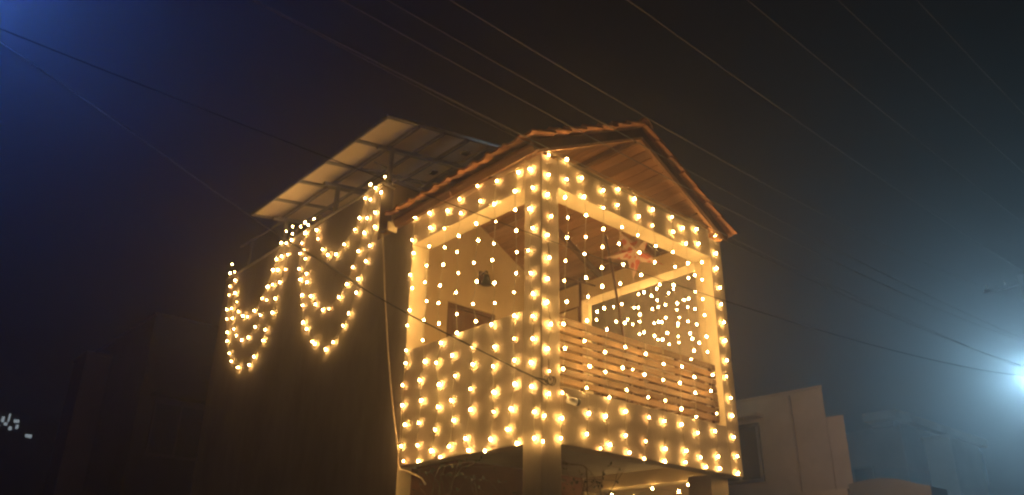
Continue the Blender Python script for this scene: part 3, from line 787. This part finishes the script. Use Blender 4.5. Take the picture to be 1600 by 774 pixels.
nb = tag(empty('neighbour_house', (8, 0.8, 0)), 'plain plastered neighbour house with stepped parapet right of the balcony', 'house')
n1 = MB()
n1.prism([(8, 1.1), (12, 3.5), (12, 9), (8, 9)], 2, 0, 5.06, 'neighbour')       # plot with an oblique side
n1.prism([(8, 0.78), (12, 3.1), (12, 3.49), (8.0, 1.09)], 2, 0, 4.53, 'neighbour')
n1.build('wall', nb)
MB().prism([(7.97, 1.07), (12.03, 3.5), (12.03, 9.03), (7.97, 9.03)], 2, 5.06, 5.10, 'neighbour').build('coping', nb)
window(nb, 8.0, 0, 2.42, 3.4, 3.55, 4.62, 0)
MB().box((7.7, 2.3, 4.70), (7.998, 3.5, 4.76), 'neighbour').build('window_shade', nb)
MB().tube([(7.95, 1.72, 5.0), (7.95, 1.72, 0.1)], 0.03, 'neighbour', 8).build('downpipe', nb)
cn = tag(empty('close_neighbour', (5.2, 1.45, 0)), 'plastered side of a close neighbour, seen through the balcony side opening', 'house')
MB().prism([(5.2, 1.5), (7.4, 4.6), (7.4, 9), (5.2, 9)], 2, 0, 6.75, 'neighbour').build('wall', cn)
MB().prism([(5.17, 1.48), (7.43, 4.6), (7.43, 9.03), (5.17, 9.03)], 2, 6.75, 6.81, 'neighbour').build('coping', cn)
# porch with a curved concrete canopy in front of it
pc = tag(empty('porch_canopy', (7.0, 0.2, 0)), 'curved pale concrete porch canopy at the bottom right', 'canopy')
arc = [(0.56, 3.05)] + [(0.56 - 1.25 * t, 3.26 + 0.075 * math.sin(math.pi * min(1, t * 1.05 + .12)) - 0.36 * max(0, t - .55) ** 1.6) for t in [k / 14 for k in range(15)]] + [(-0.69, 2.85)]
MB().prism(arc, 0, 7.35, 7.95, 'neighbour_dark').build('curved_roof', pc)
MB().box((7.3, 0.565, 3.0), (7.95, 1.6, 3.22), 'neighbour').build('flat_roof', pc)
for (px, py) in ((7.5, 1.45), (7.5, -0.55)):
    MB().box((px - .1, py - .1, 0), (px + .1, py + .1, 2.9 if py < 0 else 3.0), 'neighbour').build('post', pc)

fb = tag(empty('far_house', (21, 5, 0)), 'hazy grey house with roof slab far behind at the right', 'house')
MB().box((21, 5.15, 0), (28, 10.5, 6.75), 'neighbour_dark').build('wall', fb)
MB().box((20.5, 5.0, 6.93), (28.2, 6.1, 7.2), 'neighbour').build('roof_slab', fb)
MB().box((20.9, 5.3, 6.75), (28, 6.0, 6.93), 'neighbour_dark').build('roof_edge', fb)
window(fb, 21.0, 0, 6.2, 7.6, 4.2, 5.6, 0)
fb2 = tag(empty('stair_tower', (21.5, 4.5, 0)), 'narrow pale stair tower beside the far hazy house', 'tower')
MB().box((21.6, 3.95, 0), (24, 4.75, 6.32), 'neighbour').build('wall', fb2)
MB().box((21.5, 3.9, 6.32), (24.1, 4.8, 6.4), 'neighbour').build('cap', fb2)

lb = tag(empty('rear_house', (0, 12.7, 0)), 'dim dark house behind the left end of the decorated house', 'house')
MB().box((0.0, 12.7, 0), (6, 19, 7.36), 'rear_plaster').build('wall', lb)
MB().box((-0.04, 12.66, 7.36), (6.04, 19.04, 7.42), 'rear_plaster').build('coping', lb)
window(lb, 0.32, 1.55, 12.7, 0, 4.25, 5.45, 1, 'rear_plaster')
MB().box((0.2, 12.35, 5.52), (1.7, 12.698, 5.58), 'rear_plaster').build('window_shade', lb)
lb2 = tag(empty('rear_annexe', (-2.0, 15, 0)), 'very dark low house at far left behind the dim house', 'house')
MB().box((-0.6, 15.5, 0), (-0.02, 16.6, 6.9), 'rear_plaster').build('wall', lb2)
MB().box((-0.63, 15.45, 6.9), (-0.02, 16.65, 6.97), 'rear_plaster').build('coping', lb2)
# apartment block far away with a few lit windows
ap = tag(empty('apartment_block', (9, 88, 0)), 'distant apartment block with a few lit windows at the lower left edge', 'building')
MB().box((4.0, 88.6, 0), (16.0, 98, 17.9), 'far_wall').build('wall', ap)
rs2 = random.Random(3)
for (x, z, w_, h_) in [(9.7, 16.9, .25, .55), (10.0, 16.6, .3, .3), (10.25, 17.0, .16, .8), (10.5, 16.2, .3, .35), (10.8, 17.0, .5, .3), (11.1, 16.4, .25, .4), (12.15, 15.7, .35, .3), (12.5, 15.65, .25, .35), (9.4, 16.3, .3, .3)]:
    MB().box((x, 88.54, z), (x + w_, 88.598, z + h_), 'far_window').build('lit_window', ap)

# ================================================================== night haze
hz_me = MB(); hz_me.box((-70, -70, -1.0), (120, 120, 19.0), 'concrete')
haze = hz_me.build('haze')
hm_ = bpy.data.materials.new('night_haze'); hm_.use_nodes = True
hn, hl = hm_.node_tree.nodes, hm_.node_tree.links
hn.clear()
ho = hn.new("ShaderNodeOutputMaterial"); hv = hn.new("ShaderNodeVolumePrincipled")
hv.inputs["Color"].default_value = (0.86, 0.87, 0.9, 1)
hv.inputs["Density"].default_value = HAZE_DENSITY
hv.inputs["Anisotropy"].default_value = HAZE_ANISO
hl.new(hv.outputs[0], ho.inputs["Volume"])
haze.data.materials.clear(); haze.data.materials.append(hm_)
tag(haze, 'thin night haze over the street', 'haze', kind='stuff')
